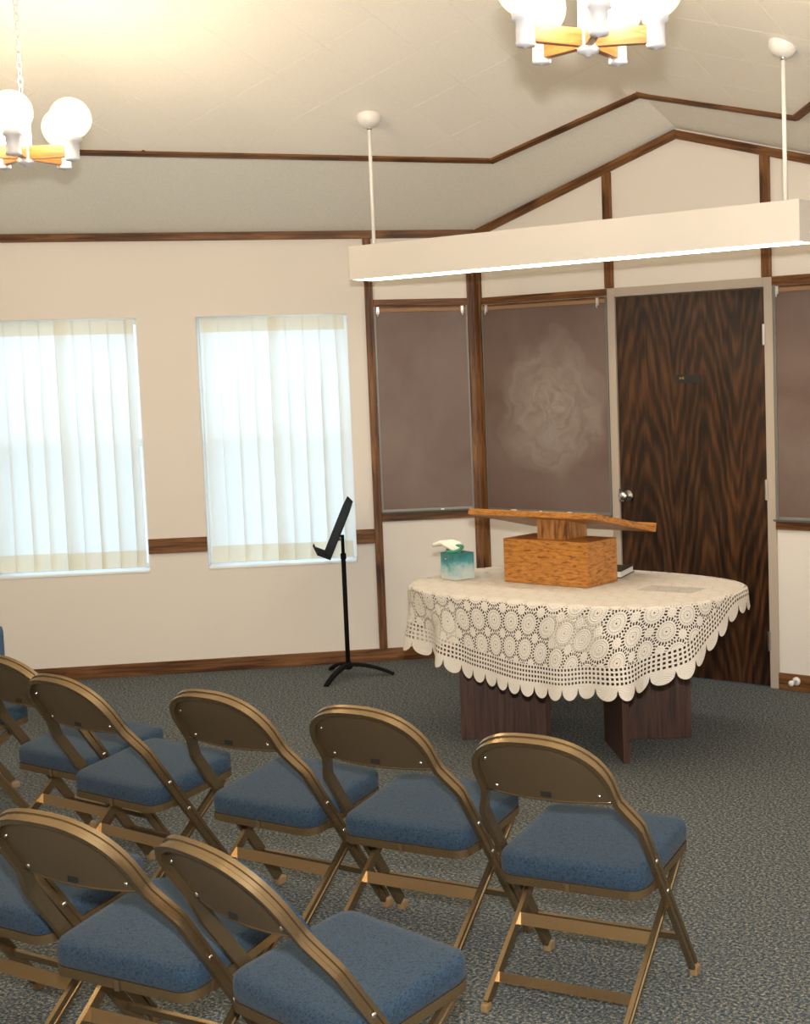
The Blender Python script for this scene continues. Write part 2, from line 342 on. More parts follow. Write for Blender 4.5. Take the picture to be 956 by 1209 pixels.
# ------------------------------------------------------------------ the room shell
HE, XR, HR = 2.4587, 1.3938, 2.8664            # eave height, ridge x and ridge height at the door wall
AL = (HR-HE)/XR                                 # slope of the left roof plane (45 degree wall: same in x and -y)
SR = .28; RDX = .065                            # right slope; ridge drifts right by RDX per metre towards the room
RISE = AL*RDX + AL; B2 = -(RISE + SR*RDX)
XE = XR + (HR-HE)/SR                            # right end of the door wall
def zl(x, y): return HE + AL*x - AL*y
def zr(x, y): return HR + SR*(XR-x) + B2*y
def zc(x, y): return min(zl(x, y), zr(x, y))
def ridge(y): return Vector((XR - RDX*y, y, HR - RISE*y))
LW = math.radians(225)                          # left wall frame: local x runs along the wall, local y into the room
def lw(t, d=0, z=0): return Vector((-t*.70711 + d*.70711, -t*.70711 - d*.70711, z))
TL = 4.6; P1 = lw(TL); YB = -7.8; XRW = 7.1

struct(MB().add([(-.3,.3,0),(P1.x-.4,P1.y+.1,0),(P1.x-.4,YB-.3,0),(XRW+.3,YB-.3,0),(XRW+.3,XE-XRW+.1,0),(XE+.3,.3,0)] +
    [(-.3,.3,-.1),(P1.x-.4,P1.y+.1,-.1),(P1.x-.4,YB-.3,-.1),(XRW+.3,YB-.3,-.1),(XRW+.3,XE-XRW+.1,-.1),(XE+.3,.3,-.1)],
    [(0,1,2,3,4,5),(6,7,8,9,10,11)]+[(i,(i+1)%6,6+(i+1)%6,6+i) for i in range(6)]).build('floor', M_CARPET))
# ceiling: two folded planes
def slab(mb, pts, t):
    n = len(pts); mb.add(pts + [p+Vector((0,0,t)) for p in pts], [tuple(range(n)), tuple(range(n,2*n))]+[(i,(i+1)%n,n+(i+1)%n,n+i) for i in range(n)])
def V3(p, zf): return Vector((p[0], p[1], zf(p[0], p[1])))
cm = MB()
rb = ridge(YB-.2); rf_ = ridge(.2)
slab(cm, [rf_, V3((-.28,.2),zl), V3((P1.x-.3,P1.y+.1),zl), V3((P1.x-.3,YB-.2),zl), rb], .08)
slab(cm, [rf_, rb, V3((XRW+.2,YB-.2),zr), V3((XRW+.2,XE-XRW+.2),zr), V3((XE+.2,.2),zr)], .08)
ceiling = struct(cm.build('ceiling', M_CEIL))

# window openings on the left wall (t range, z range)
WZ0, WZ1 = .583, 2.004
WINS = [(.733, 1.562), (1.880, 2.709)]
lm_ = MB()
ts = [-.12, WINS[0][0], WINS[0][1], WINS[1][0], WINS[1][1], TL]
for i in range(5):
    if i in (1, 3):
        lm_.box(ts[i], ts[i+1], -.22, 0, 0, WZ0); lm_.box(ts[i], ts[i+1], -.22, 0, WZ1, HE+.03)
    else: lm_.box(ts[i], ts[i+1], -.22, 0, 0, HE+.03)
struct(lm_.build('wall_left', M_WALL, rotz=LW))
# door wall with its gable
DX0, DX1, DZ = .980, 1.886, 2.031               # door opening
FW = .048
def gz(x): return HE + AL*x if x < XR else HR - SR*(x-XR)
bmw = MB()
def col(x0, x1, z0):
    bmw.add([(x0,0,z0),(x1,0,z0),(x1,0,gz(x1)+.03),(x0,0,gz(x0)+.03),(x0,.16,z0),(x1,.16,z0),(x1,.16,gz(x1)+.03),(x0,.16,gz(x0)+.03)],
            [(0,1,2,3),(4,5,6,7),(0,1,5,4),(2,3,7,6),(0,3,7,4),(1,2,6,5)])
col(-.06, DX0-FW+.004, 0); col(DX0-FW+.004, XR, DZ+FW-.004); col(XR, DX1+FW-.004, DZ+FW-.004); col(DX1+FW-.004, XE+.06, 0)
struct(bmw.build('wall_back', M_WALL))
def wallquad(name, a, b, out):
    a = Vector((a[0],a[1],0)); b = Vector((b[0],b[1],0)); o = Vector((out[0],out[1],0)); n = 12; v = []; f = []
    for i in range(n+1):
        p = a.lerp(b, i/n); z = zc(p.x, p.y)+.03
        v += [p, p+Vector((0,0,z)), p+o, p+o+Vector((0,0,z))]
    for i in range(n):
        q = 4*i; f += [(q,q+4,q+5,q+1),(q+2,q+6,q+7,q+3),(q,q+4,q+6,q+2),(q+1,q+5,q+7,q+3)]
    f += [(0,1,3,2), (4*n,4*n+1,4*n+3,4*n+2)]
    return struct(new_mesh(name, v, f, M_WALL))
wallquad('wall_right', (XE,0), (XRW, XE-XRW), (.1,.1))
wallquad('wall_far_right', (XRW, XE-XRW), (XRW, YB), (.15,0))
wallquad('wall_far_left', (P1.x,P1.y), (P1.x,YB), (-.15,0))
# rear wall passes under the ridge
ra = MB(); pts = [Vector((P1.x-.15,YB,0)), Vector((XRW+.15,YB,0)), V3((XRW+.15,YB),zr)+Vector((0,0,.03)), ridge(YB)+Vector((0,0,.03)), V3((P1.x-.15,YB),zl)+Vector((0,0,.03))]
ra.add(pts+[p+Vector((0,-.15,0)) for p in pts], [(0,1,2,3,4),(5,6,7,8,9)]+[(i,(i+1)%5,5+(i+1)%5,5+i) for i in range(5)])
struct(ra.build('wall_rear', M_WALL))
struct(MB().box(-40, 10, -.0, 40, -.16, -.12).build('ground', M_GROUND, loc=(0,0,0), rotz=math.radians(45)))

# ceiling tiles, laid square to the ridge inside the oak border
nL = Vector((-AL, AL, 1)).normalized(); nR = Vector((SR, -B2, 1)).normalized()
C_L = V3((.547,-.476), zl); C_A = ridge(-.394); C_R = V3((2.31,-.451), zr)
d_l = (V3((-.831,-1.964), zl)-C_L).normalized(); E_L = C_L + d_l*3.9
d_r = (V3((2.31+.70,-.451-.72), zr)-C_R).normalized(); E_R = C_R + d_r*4.2
def clip(poly, a, b, inside):
    "keep the side of line a-b (xy) where the sign matches the point inside"
    def s(p): return (b.x-a.x)*(p.y-a.y)-(b.y-a.y)*(p.x-a.x)
    k = 1 if s(inside) > 0 else -1; out = []
    for i in range(len(poly)):
        p, q = poly[i-1], poly[i]; sp, sq = s(p)*k, s(q)*k
        if sp >= 0: out.append(p)
        if (sp >= 0) != (sq >= 0): out.append(p.lerp(q, sp/(sp-sq)))
    return out
def poly_area(p): return abs(sum(p[i-1].x*p[i].y-p[i].x*p[i-1].y for i in range(len(p))))/2
rdir = Vector((RDX,-1,0)).normalized(); xdir = Vector((1,RDX,0)).normalized()
TS = .302; GAP = .0013; TH = .010
ntile = 0
for side in (0, 1):
    zf = zl if side == 0 else zr; nn = nL if side == 0 else nR
    ins = V3((.8,-1.6), zl) if side == 0 else V3((2.5,-1.6), zr)
    for i in range(0, 12):
        for j in range(0, 15):
            sgn = -1 if side == 0 else 1
            def pt(a, b):
                q = Vector((XR,0,0)) + rdir*(b*TS+.12) + xdir*(sgn*a*TS); return Vector((q.x, q.y, 0))
            sq = [pt(i+GAP,j+GAP), pt(i+1-GAP,j+GAP), pt(i+1-GAP,j+1-GAP), pt(i+GAP,j+1-GAP)]
            if side == 0: lines = [(C_L,E_L),(C_L,C_A)]
            else: lines = [(C_R,E_R),(C_A,C_R)]
            for a, b in lines:
                sq = clip(sq, a, b, ins)
                if len(sq) < 3: break
            if len(sq) < 3 or poly_area(sq) < .004: continue
            cen = sum(sq, Vector())/len(sq)
            if cen.y < -3.7 or cen.x < -2.2 or cen.x > 4.2: continue
            top = [Vector((p.x,p.y,zf(p.x,p.y))) for p in sq]
            c3 = sum(top, Vector())/len(top); n = len(top)
            mid = [p - nn*(TH-.0006) for p in top]; bot = [p.lerp(c3, .0012/max(.02,(p-c3).length)) - nn*TH for p in top]
            o = new_mesh('ceiling_tile', [p-c3 for p in top+mid+bot], [tuple(range(n)), tuple(range(2*n,3*n))] +
                     [(k*n+q, k*n+(q+1)%n, (k+1)*n+(q+1)%n, (k+1)*n+q) for k in (0,1) for q in range(n)], M_TILE, ceiling, loc=c3)
            ntile += 1

# oak trims
tn = [0]
def trim(p0, p1, w, t, nrm, name=None, off=0.0):
    tn[0] += 1
    return struct(beam(name or 'trim_%d' % tn[0], p0, p1, w, t, nrm, M_TRIM, off=off))
trim(C_L, E_L, .036, .022, -nL); trim(C_L-(C_A-C_L).normalized()*.01, C_A, .036, .024, -nL); trim(C_A, C_R, .036, .023, -nR); trim(C_R, E_R, .036, .022, -nR)
IN = Vector((.70711,-.70711,0)); BN = Vector((0,-1,0))
trim(lw(0,0,2.445), lw(TL,0,2.445), .044, .022, IN)                                     # eave
def gp(x, dz): return Vector((x, 0, gz(x)-dz))
trim(gp(0,.026), gp(XR,.026), .044, .022, BN); trim(gp(XR-.008,.026), gp(XE,.026), .044, .0225, BN)
trim(lw(.605,0,.0701), lw(.605,0,2.424), .047, .024, IN)                                  # post beside the window
trim(lw(.025,0,.07), lw(.025,0,2.424), .049, .021, IN); trim((.026,0,.07), (.026,0,2.42), .050, .021, BN)   # corner boards
trim(lw(.049,0,2.060), lw(.581,0,2.060), .038, .018, IN); trim(lw(.049,0,.838), lw(.581,0,.838), .052, .018, IN)
trim((.051,0,2.058), (DX0-FW,0,2.058), .038, .018, BN); trim((.051,0,.832), (DX0-FW,0,.832), .052, .018, BN)
trim((DX1+FW,0,2.058), (XE-.03,0,2.058), .044, .018, BN); trim((DX1+FW,0,.842), (XE-.03,0,.842), .050, .018, BN)
trim((.948,0,DZ+FW), (.948,0,gz(.948)-.046), .052, .02, BN); trim((1.903,0,DZ+FW), (1.903,0,gz(1.903)-.046), .052, .02, BN)
for t0, t1 in ((.629, WINS[0][0]), (WINS[0][1], WINS[1][0]), (WINS[1][1], TL)):
    trim(lw(t0,0,.7295), lw(t1,0,.7295), .083, .018, IN)                                  # chair rail
trim(lw(.0,0,.036), lw(TL,0,.036), .072, .016, IN, 'baseboard_left')
trim((.0,0,.038), (DX0-FW,0,.038), .076, .016, BN, 'baseboard_back'); trim((DX1+FW,0,.042), (XE,0,.042), .084, .016, BN, 'baseboard_right')

# ------------------------------------------------------------------ windows and curtains
for k, (t0, t1) in enumerate(WINS):
    w = thing('window_%d' % (k+1), None, None, (0,0,0), LW); struct(w)
    fr = MB()
    fr.box(t0, t0+.03, -.205, -.150, WZ0, WZ1, .003).box(t1-.03, t1, -.205, -.150, WZ0, WZ1, .003).box(t0+.03, t1-.03, -.205, -.150, WZ1-.03, WZ1, .003).box(t0+.03, t1-.03, -.205, -.150, WZ0, WZ0+.035, .003)
    fr.build('window_frame', M_VINYL, w)
    MB().box(t0+.03, t1-.03, -.19, -.155, 1.285, 1.33, .003).build('meeting_rail', M_VINYL, w)
    MB().box(t0+.03, t1-.03, -.183, -.179, 1.33, WZ1-.03).build('pane', M_PANE, w)
    MB().box(t0+.03, t1-.03, -.173, -.169, WZ0+.035, 1.285).build('pane', M_PANE, w)
    MB().box(t0+.03, t1-.03, -.199, -.197, WZ0+.035, 1.29).build('insect_screen', M_SCREEN, w)
    MB().box(t0+.002, t1-.002, -.150, .006, WZ0+.0005, WZ0+.014, .003).build('window_sill', M_VINYL, w)
    # two sheer panels that meet with an overlap in the middle
    mid = (t0+t1)/2
    for s, (a, b) in enumerate(((t0+.018, mid+.026), (mid-.026, t1-.018))):
        nearcorner = s == 0
        place = ('right window beside the music stand' if k == 0 else 'left window')
        c = thing('curtain', 'sheer cream pleated curtain panel, %s half of the %s' % ('right' if nearcorner else 'left', place), 'curtain', (0,0,0), LW, 'sheer curtain panels')
        d0 = -.022 if s == 0 else -.060
        p = .0935; n = int((b-a)/p*18)
        rnd = random.Random(k*7+s*3+1); ph = rnd.random()*6; amp = [rnd.uniform(.7,1.15) for _ in range(12)]; drift = [rnd.uniform(-.012,.012) for _ in range(12)]
        def pos(i, z, dd=0.0):
            u = i/n; phi = 2*PI*(b-a)*u/p; q = int(phi/(2*PI)) % 12; fr_ = (WZ1-z)/(WZ1-WZ0)
            open_ = min(1, fr_*2.5+.25)
            A = .019*(amp[q]*(.5+.5*math.cos(phi-2*PI*q-PI)) + amp[(q+1)%12]*.5*(1-math.cos(phi-2*PI*q-PI))*0 + .35)*1.0
            env = math.sin(PI*min(1, max(0, u)))**.25
            x = a+(b-a)*u + (.30*p*math.sin(phi)*(.75+.4*(amp[q]-.7)) + .3*drift[q]*math.sin(phi/2)**2*fr_)*env*open_
            y = d0 + dd + A*math.sin(phi)*open_*(.45+.55*env) + .004*math.sin(3.1*u*6+ph+fr_*2)
            return (min(max(x, t0+.006), t1-.006), y, z)
        def sheet(z0, z1, m_, name, dd=0.0, nz=18):
            v = []; f = []
            for j in range(nz+1):
                for i in range(n+1): v.append(pos(i, z0+(z1-z0)*j/nz, dd))
            for j in range(nz):
                for i in range(n): q = j*(n+1)+i; f.append((q,q+1,q+n+2,q+n+1))
            return new_mesh(name, v, f, m_, c, True)
        sheet(WZ0+.125, 1.918, M_SHEER, 'sheer_cloth', nz=22)
        sheet(1.918, WZ1-.006, M_SHEER2, 'header_tape', nz=4)
        sheet(WZ0+.030, WZ0+.125, M_SHEER2, 'hem', nz=4)

# ------------------------------------------------------------------ door
door = thing('door_1', None, None, (DX0, 0, 0)); struct(door)
dw = DX1-DX0
MB().box(.003, dw-.003, -.004, .040, .008, DZ-.004, .002).build('door_leaf', M_DOOR, door).location.x = 0
fb = MB(); fb.box(-FW, 0, -.014, .12, 0, DZ+FW, .003).box(dw, dw+FW, -.014, .12, 0, DZ+FW, .003).box(0, dw, -.014, .12, DZ, DZ+FW, .003)
fb.box(.014, dw-.014, .042, .06, DZ-.014, DZ).box(0, .014, .042, .06, 0, DZ).box(dw-.014, dw, .042, .06, 0, DZ)
fb.build('door_frame', M_FRAME, door)
kn = MB().lathe([(.031,0),(.031,.006),(.013,.010),(.012,.028),(.020,.036),(.027,.046),(.027,.056),(.019,.064),(.004,.066)], 20, T(1.032-DX0,-.004,.964) @ RX(PI/2)).build('door_knob', M_CHROME, door, True)
MB().box(-.006, .003, -.0165, -.004, .93, 1.0, .001).build('strike_plate', M_CHROME, door)
for z in (1.795, 1.017, .244):
    hb = MB().box(dw-.004, dw+.008, -.020, -.004, z-.05, z+.05, .002).lathe([(.0075,-.052),(.0075,.052)], 12, T(dw-.001,-.019,z)).build('hinge', M_CHROME, door)
pl = MB().box(1.353-DX0, 1.506-DX0, -.008, -.004, 1.563, 1.607, .001).build('name_plate', M_DARK, door)
m_brass = plain('dull brass lettering', (.45,.32,.10), .4, .8)
g = MB()                                           # two tiny worn brass characters at the left of the plate
x0 = 1.378-DX0; z0 = 1.583
g.box(x0,x0+.003,-.0088,-.008,z0,z0+.011).box(x0+.003,x0+.009,-.0088,-.008,z0+.004,z0+.007).box(x0+.009,x0+.012,-.0088,-.008,z0,z0+.011)
g.box(x0+.018,x0+.021,-.0088,-.008,z0,z0+.012).box(x0+.021,x0+.027,-.0088,-.008,z0+.009,z0+.012).box(x0+.021,x0+.026,-.0088,-.008,z0+.0045,z0+.007).box(x0+.021,x0+.028,-.0088,-.008,z0,z0+.003)
g.build('plate_lettering', m_brass, pl)
ds = thing('door_stop', 'white wall bumper door stop on the dark baseboard', 'door stop', (2.037,-.016,.052))
MB().lathe([(.022,0),(.022,.006),(.010,.010)], 16, RX(PI/2)).build('flange', M_WHITE, ds, True)
MB().lathe([(.009,.008),(.009,.045),(.014,.047),(.015,.062),(.010,.068)], 16, RX(PI/2)).build('bumper', M_WHITE, ds, True)

# ------------------------------------------------------------------ chalkboards
def chalkboard(label, L, z0, z1, mat, loc, rotz, flip, clips, right_edge=True):
    "local x along the wall, local y into the room"
    cb = thing('chalkboard', label, 'chalkboard', loc, rotz, 'wall chalkboards')
    MB().box(.008, L-.008, .004, .016, z0+.008, z1-.03, .001).build('writing_surface', mat, cb)
    MB().box(0, .010, .002, .020, z0, z1, .001).build('side_edge', M_ALU, cb)
    MB().box(L-.010, L, .002, .020, z0, z1, .001).build('side_edge', M_ALU, cb)
    MB().box(.010, L-.010, .002, .021, z1-.032, z1-.012, .001).build('cork_map_rail', M_CORK, cb)
    MB().box(.010, L-.010, .002, .019, z1-.012, z1, .001).build('top_edge', M_TRIM, cb)
    tr = MB(); tr.add([(0,.002,z0-.012),(0,.060,z0-.012),(0,.064,z0-.002),(0,.060,z0-.002),(0,.056,z0-.008),(0,.018,z0-.006),(0,.014,z0+.012),(0,.002,z0+.012)] +
                      [(L,.002,z0-.012),(L,.060,z0-.012),(L,.064,z0-.002),(L,.060,z0-.002),(L,.056,z0-.008),(L,.018,z0-.006),(L,.014,z0+.012),(L,.002,z0+.012)],
                      [tuple(range(8)), tuple(range(8,16))]+[(i,(i+1)%8,8+(i+1)%8,8+i) for i in range(8)])
    tr.build('chalk_tray', M_ALU, cb)
    for x in clips:
        cl = MB().box(x-.008, x+.008, .021, .028, z1-.045, z1-.004, .001).tube([(x,.030,z1-.030),(x,.034,z1-.050),(x,.030,z1-.056)], .004, 8)
        cl.build('map_clip', M_CLIP, cb)
    return cb
m_b1 = m_board('brown chalkboard lightly dusted', None); m_b2 = m_board('brown chalkboard with erased swirl', (.40, 1.45, .38, .42))
chalkboard('narrow brown chalkboard on the window wall beside the corner', .530, .872, 2.040, m_b1, (0,0,0), LW, True, ()).location = lw(.050)
b2o = chalkboard('brown chalkboard with a big erased chalk swirl, left of the door', .875, .862, 2.036, m_b2, (.932,0,0), PI, False, (.055, .835))
b1o = [o for o in C.objects if o.get('label','').startswith('narrow brown')][0]
for x in (.030, .508):
    MB().box(x-.008, x+.008, .021, .028, 1.995, 2.036, .001).tube([(x,.030,2.010),(x,.034,1.990),(x,.030,1.984)], .004, 8).build('map_clip', M_CLIP, b1o)
b3o = chalkboard('brown chalkboard on the wall right of the door, cut by the picture edge', .86, .875, 2.034, m_b1, (XE-.045,0,0), PI, False, (.05, .838))
def onz_tray(px, z, yy=-.038): return None
def stick(name, label, cat, p, d, L, r, mat, group=None):
    o = thing(name, label, cat, p, math.atan2(d[1], d[0]), group)
    MB().tube([(-L/2,0,0),(-L/2+.003,0,0),(L/2-.003,0,0),(L/2,0,0)], r, 10, scale=[.7,1,1,.7]).build('body', mat, o, True); return o
stick('chalk', 'short chalk stub on the tray of the narrow chalkboard', 'chalk', lw(.235,.04,.8705), (-.7,-.7), .020, .0055, M_CHALK, 'chalk on the trays')
stick('chalk', 'white chalk stub on the middle of the swirl board tray', 'chalk', (.458,-.04,.8605), (1,0), .016, .0055, M_CHALK, 'chalk on the trays')
stick('chalk', 'longer white chalk stub on the swirl board tray near the door', 'chalk', (.660,-.04,.8605), (1,0), .030, .0055, M_CHALK, 'chalk on the trays')
pn = stick('marker_pen', 'silver grey pen lying on the chalk tray by the corner', 'pen', (.215,-.04,.8615), (1,.06), .125, .006, M_ALU)
MB().lathe([(.0065,0),(.0065,.035)], 10, T(.028,0,0) @ RY(PI/2)).build('cap', M_WHITE, pn, True)

# ------------------------------------------------------------------ pendant fluorescent fixture
FX0, FX1, FY0, FY1, FZ0, FZ1 = .258, 2.727, -1.25, -1.095, 2.117, 2.280
fx = thing('pendant_light', 'long cream fluorescent box light hung from two rods', 'ceiling light', ((FX0+FX1)/2, (FY0+FY1)/2, FZ0))
hx, hy, hz = (FX1-FX0)/2, (FY1-FY0)/2, FZ1-FZ0
sh = MB(); sh.box(-hx, hx, -hy, -hy+.006, 0, hz, .001).box(-hx, hx, hy-.006, hy, 0, hz, .001).box(-hx, -hx+.006, -hy+.006, hy-.006, 0, hz, .001).box(hx-.006, hx, -hy+.006, hy-.006, 0, hz, .001).box(-hx+.006, hx-.006, -hy+.006, hy-.006, hz-.006, hz, .001)
sh.build('housing', M_FIX, fx)
MB().box(-hx+.006, hx-.006, -hy+.006, hy-.006, .001, .012, .001).build('lens', M_LENS, fx)
for x, y in ((.362,-1.178), (2.625,-1.168)):
    lx = x-(FX0+FX1)/2; ly = y-(FY0+FY1)/2; zt = zc(x, y)-FZ0; nn = nL if x < XR else nR
    MB().tube([(lx,ly,hz-.001),(lx,ly,zt-.03)], .009, 10).build('rod', M_WHITE, fx, True)
    Mx = T(lx,ly,zt-.010) @ nn.to_track_quat('Z','Y').to_matrix().to_4x4()
    MB().lathe([(.010,-.047),(.035,-.042),(.052,-.026),(.058,-.008),(.058,.008)], 24, Mx).build('canopy', M_WHITE, fx, True)
    MB().lathe([(.012,-.062),(.013,-.044)], 12, T(lx,ly,zt-.008)).build('collar', M_CHROME, fx, True)

# ------------------------------------------------------------------ chandeliers
def chandelier(label, loc, front, power):
    ch = thing('chandelier', label, 'chandelier', loc, 0, 'globe chandeliers')
    zt = zc(loc[0], loc[1])-loc[2]
    MB().lathe([(.006,-.012),(.010,-.006),(.030,0),(.031,.012),(.026,.016),(.026,.23),(.018,.245),(.006,.262)], 24).build('column', M_CHAND, ch, True)
    R = .190
    for k in range(5):
        a = front + 2*PI*k/5; M = RZ(a)
        MB().box(.020, R-.018, -.012, .012, .014, .062, .002, M=None).build('arm', M_ARM, ch).rotation_euler = (0,0,a)
        MB().lathe([(.004,-.004),(.009,0),(.026,.002),(.028,.010),(.026,.014),(.0265,.066),(.036,.070),(.037,.088),(.032,.092)], 20, M @ T(R,0,0)).build('socket_cup', M_CHAND, ch, True)
        gb = MB()
        prof = [(.076*math.sin(q), .158-.076*math.cos(q)) for q in [(.42+(PI-.44)*i/15) for i in range(16)]]
        gb.lathe(prof, 26, M @ T(R,0,0), caps=False); g_ = gb.build('globe', M_GLOBE, ch, True)
        MB().lathe([(.013,.092),(.014,.115),(.026,.135),(.032,.158),(.028,.180),(.016,.194),(.002,.198)], 16, M @ T(R,0,0)).build('bulb', M_BULB, g_, True)
    # hanging chain of links
    cm_ = MB(); z = .258; i = 0
    while z < zt-.055:
        ring = []
        for q in range(12):
            t = 2*PI*q/12; p = (.009*math.cos(t), 0, .019*math.sin(t))
            ring.append((p[0], 0, z+.017+p[2]) if i % 2 == 0 else (0, p[0], z+.017+p[2]))
        cm_.tube(ring, .0028, 6, closed=True); z += .029; i += 1
    cm_.build('chain', M_CHAND, ch, True)
    nn = nL if loc[0] < ridge(loc[1]).x else nR
    MB().lathe([(.008,-.055),(.03,-.05),(.055,-.03),(.062,-.006),(.062,.004)], 24, T(0,0,zt-.012) @ nn.to_track_quat('Z','Y').to_matrix().to_4x4()).build('canopy', M_CHAND, ch, True)
    return ch
def facing(p, off): return math.atan2(CAM.y-p[1], CAM.x-p[0])+off
for lab, p, off in (('five globe chandelier with oak arms hanging at the left picture edge', (.419,-3.079,2.473), -.20), ('five globe oak arm chandelier hanging nearest, cut by the top edge', (2.977,-2.99,2.509), .16)):
    chandelier(lab, p, facing(p, off), 0)
for lab, p in (('added five globe fill chandelier, unseen behind the viewer on the window side', (.42,-5.7,2.49)), ('added five globe fill chandelier, unseen behind the viewer near the room middle', (2.98,-5.75,2.51))):  # two extra chandeliers, added out of view to brighten the room
    chandelier(lab, p, .3, 0)

# ------------------------------------------------------------------ table, cloth and what stands on it
TZ = .694; TC = Vector((1.61,-1.30)); TA, TB, TN = .775, .483, 2.9
def edge(a):
    c, s = math.cos(a), math.sin(a); return (abs(c/TA)**TN + abs(s/TB)**TN)**(-1/TN)
tb = thing('table', 'oblong table with dark walnut panel legs under a lace cloth', 'table', (TC.x, TC.y, 0))
n = 96; top = MB()
ring = [(edge(2*PI*i/n)*math.cos(2*PI*i/n), edge(2*PI*i/n)*math.sin(2*PI*i/n)) for i in range(n)]
def disc(sc, z0, z1):
    v = [(x*sc,y*sc,z0) for x,y in ring]+[(x*sc,y*sc,z1) for x,y in ring]
    return MB().add(v, [tuple(range(n)), tuple(range(n,2*n))]+[(i,(i+1)%n,n+(i+1)%n,n+i) for i in range(n)])
disc(.985, TZ-.010, TZ).build('table_top', M_TOP, tb)
disc(.990, TZ-.038, TZ-.0101).build('table_edge', M_LAM, tb)
def panel(p, q, th=.028):
    p = Vector((p[0]-TC.x, p[1]-TC.y, 0)); q = Vector((q[0]-TC.x, q[1]-TC.y, 0)); d = q-p
    o = MB().box(0, d.length, -th/2, th/2, .001, TZ-.0385, .002).build('leg_panel', M_LAM, tb); o.location = p; o.rotation_euler = (0,0,math.atan2(d.y,d.x))
panel((1.158,-1.569), (1.447,-1.318)); panel((1.158,-1.06), (1.447,-1.305))
panel((2.035,-1.535), (1.745,-1.262)); panel((2.038,-1.030), (1.758,-1.245))
for (x, y) in ((1.18,-1.575),): pass

# round lace cloth draped over the oblong top
CCX = CCY = CROT = 0.0
# how far the cloth hangs over the rim, by direction from the table centre (degrees, metres)
OVER = [(5,.11),(22,.11),(60,.13),(90,.16),(125,.18),(155,.22),(178,.26),(206,.28),(222,.30),(250,.36),(293,.40),(324,.37),(340,.30),(352,.20)]
def cloth_R(th):
    d = math.degrees(th) % 360
    n = len(OVER)
    for i in range(n):
        d0, d1 = OVER[i][0], OVER[(i+1) % n][0] + (360 if i == n-1 else 0); dd = d if d >= OVER[0][0] else d+360
        if d0 <= dd <= d1:
            u = (dd-d0)/(d1-d0); p0, p1, p2, p3 = OVER[i-1][1], OVER[i][1], OVER[(i+1) % n][1], OVER[(i+2) % n][1]
            o = p1 + .5*u*(p2-p0 + u*(2*p0-5*p1+4*p2-p3 + u*(3*(p1-p2)+p3-p0))); break
    return edge(th)*.992 + o
NS = 52; SEG = 16; na = NS*SEG
cv = []; cf = []; uv = []; uvb = []
# equal arc length steps round the hem
fine = [2*PI*i/4000 for i in range(4001)]; acc = [0.0]
for i in range(4000):
    p = (cloth_R(fine[i])*math.cos(fine[i]), cloth_R(fine[i])*math.sin(fine[i])); q = (cloth_R(fine[i+1])*math.cos(fine[i+1]), cloth_R(fine[i+1])*math.sin(fine[i+1]))
    acc.append(acc[-1]+math.hypot(p[0]-q[0], p[1]-q[1]))
PER = acc[-1]; ths = []; j = 0
for k in range(na):
    t = PER*k/na
    while acc[j+1] < t: j += 1
    ths.append(fine[j]+(fine[j+1]-fine[j])*(t-acc[j])/(acc[j+1]-acc[j]))
def cloth_pt(X, Y):
    "point of the flat cloth (relative to the table centre) -> draped position"
    a = math.atan2(Y, X); d = math.hypot(X, Y); e = edge(a)*.992
    if d <= e: return (X, Y, TZ+.004)
    over = d-e; ca, sa = math.cos(a), math.sin(a)
    rc = .016                                             # rounded rim
    if over < rc*PI/2: q = over/rc; out, z = rc*math.sin(q), -rc*(1-math.cos(q))
    else: out, z = rc, -(over-rc*(PI/2-1))
    h = max(0, -z-.02)
    # folds gather at the rounded corners of the top
    corner = abs(math.sin(2*math.atan2(Y/TB, X/TA)))**2.5
    fold = math.sin(a*17+.8)*corner + .12*math.sin(a*9+2)
    flare = .05*h + h*.17*fold*min(1, h/.12)
    return (e*ca + (out+flare)*ca, e*sa + (out+flare)*sa, TZ+.004+z)
fr_ = [.62*(i+1)/16 for i in range(16)] + [.62+.38*(i+1)/34 for i in range(34)]
cv.append((CCX, CCY, TZ+.004)); uv.append((0,0)); uvb.append((0,1))
for i, r in enumerate(fr_):
    for k in range(na):
        th = ths[k]; Rm = cloth_R(th); rr = r*Rm
        w = max(0, (rr-(Rm-.056))/.056)
        if w > 0: ph = (k % SEG)/SEG; rr -= (1-math.sqrt(max(0, 1-(2*ph-1)**2)))*.047*w
        X, Y = rr*math.cos(th), rr*math.sin(th)
        cv.append(cloth_pt(CCX+X, CCY+Y)); uv.append((X*math.cos(-CROT)-Y*math.sin(-CROT), X*math.sin(-CROT)+Y*math.cos(-CROT))); uvb.append((k/na*PER, Rm-rr))
for k in range(na): cf.append((0, 1+k, 1+(k+1)%na))
for i in range(len(fr_)-1):
    for k in range(na): cf.append((1+i*na+k, 1+i*na+(k+1)%na, 1+(i+1)*na+(k+1)%na, 1+(i+1)*na+k))
cloth = new_mesh('tablecloth', cv, cf, M_LACE, None, True, loc=(TC.x, TC.y, 0))
ul = cloth.data.uv_layers.new(name='UVMap')
ub = cloth.data.uv_layers.new(name='Border')
for lp in cloth.data.loops: ul.data[lp.index].uv = uv[lp.vertex_index]; ub.data[lp.index].uv = uvb[lp.vertex_index]
tag(cloth, 'round cream crochet lace tablecloth with scalloped edge over the table', 'tablecloth')
CZ = TZ+.0055

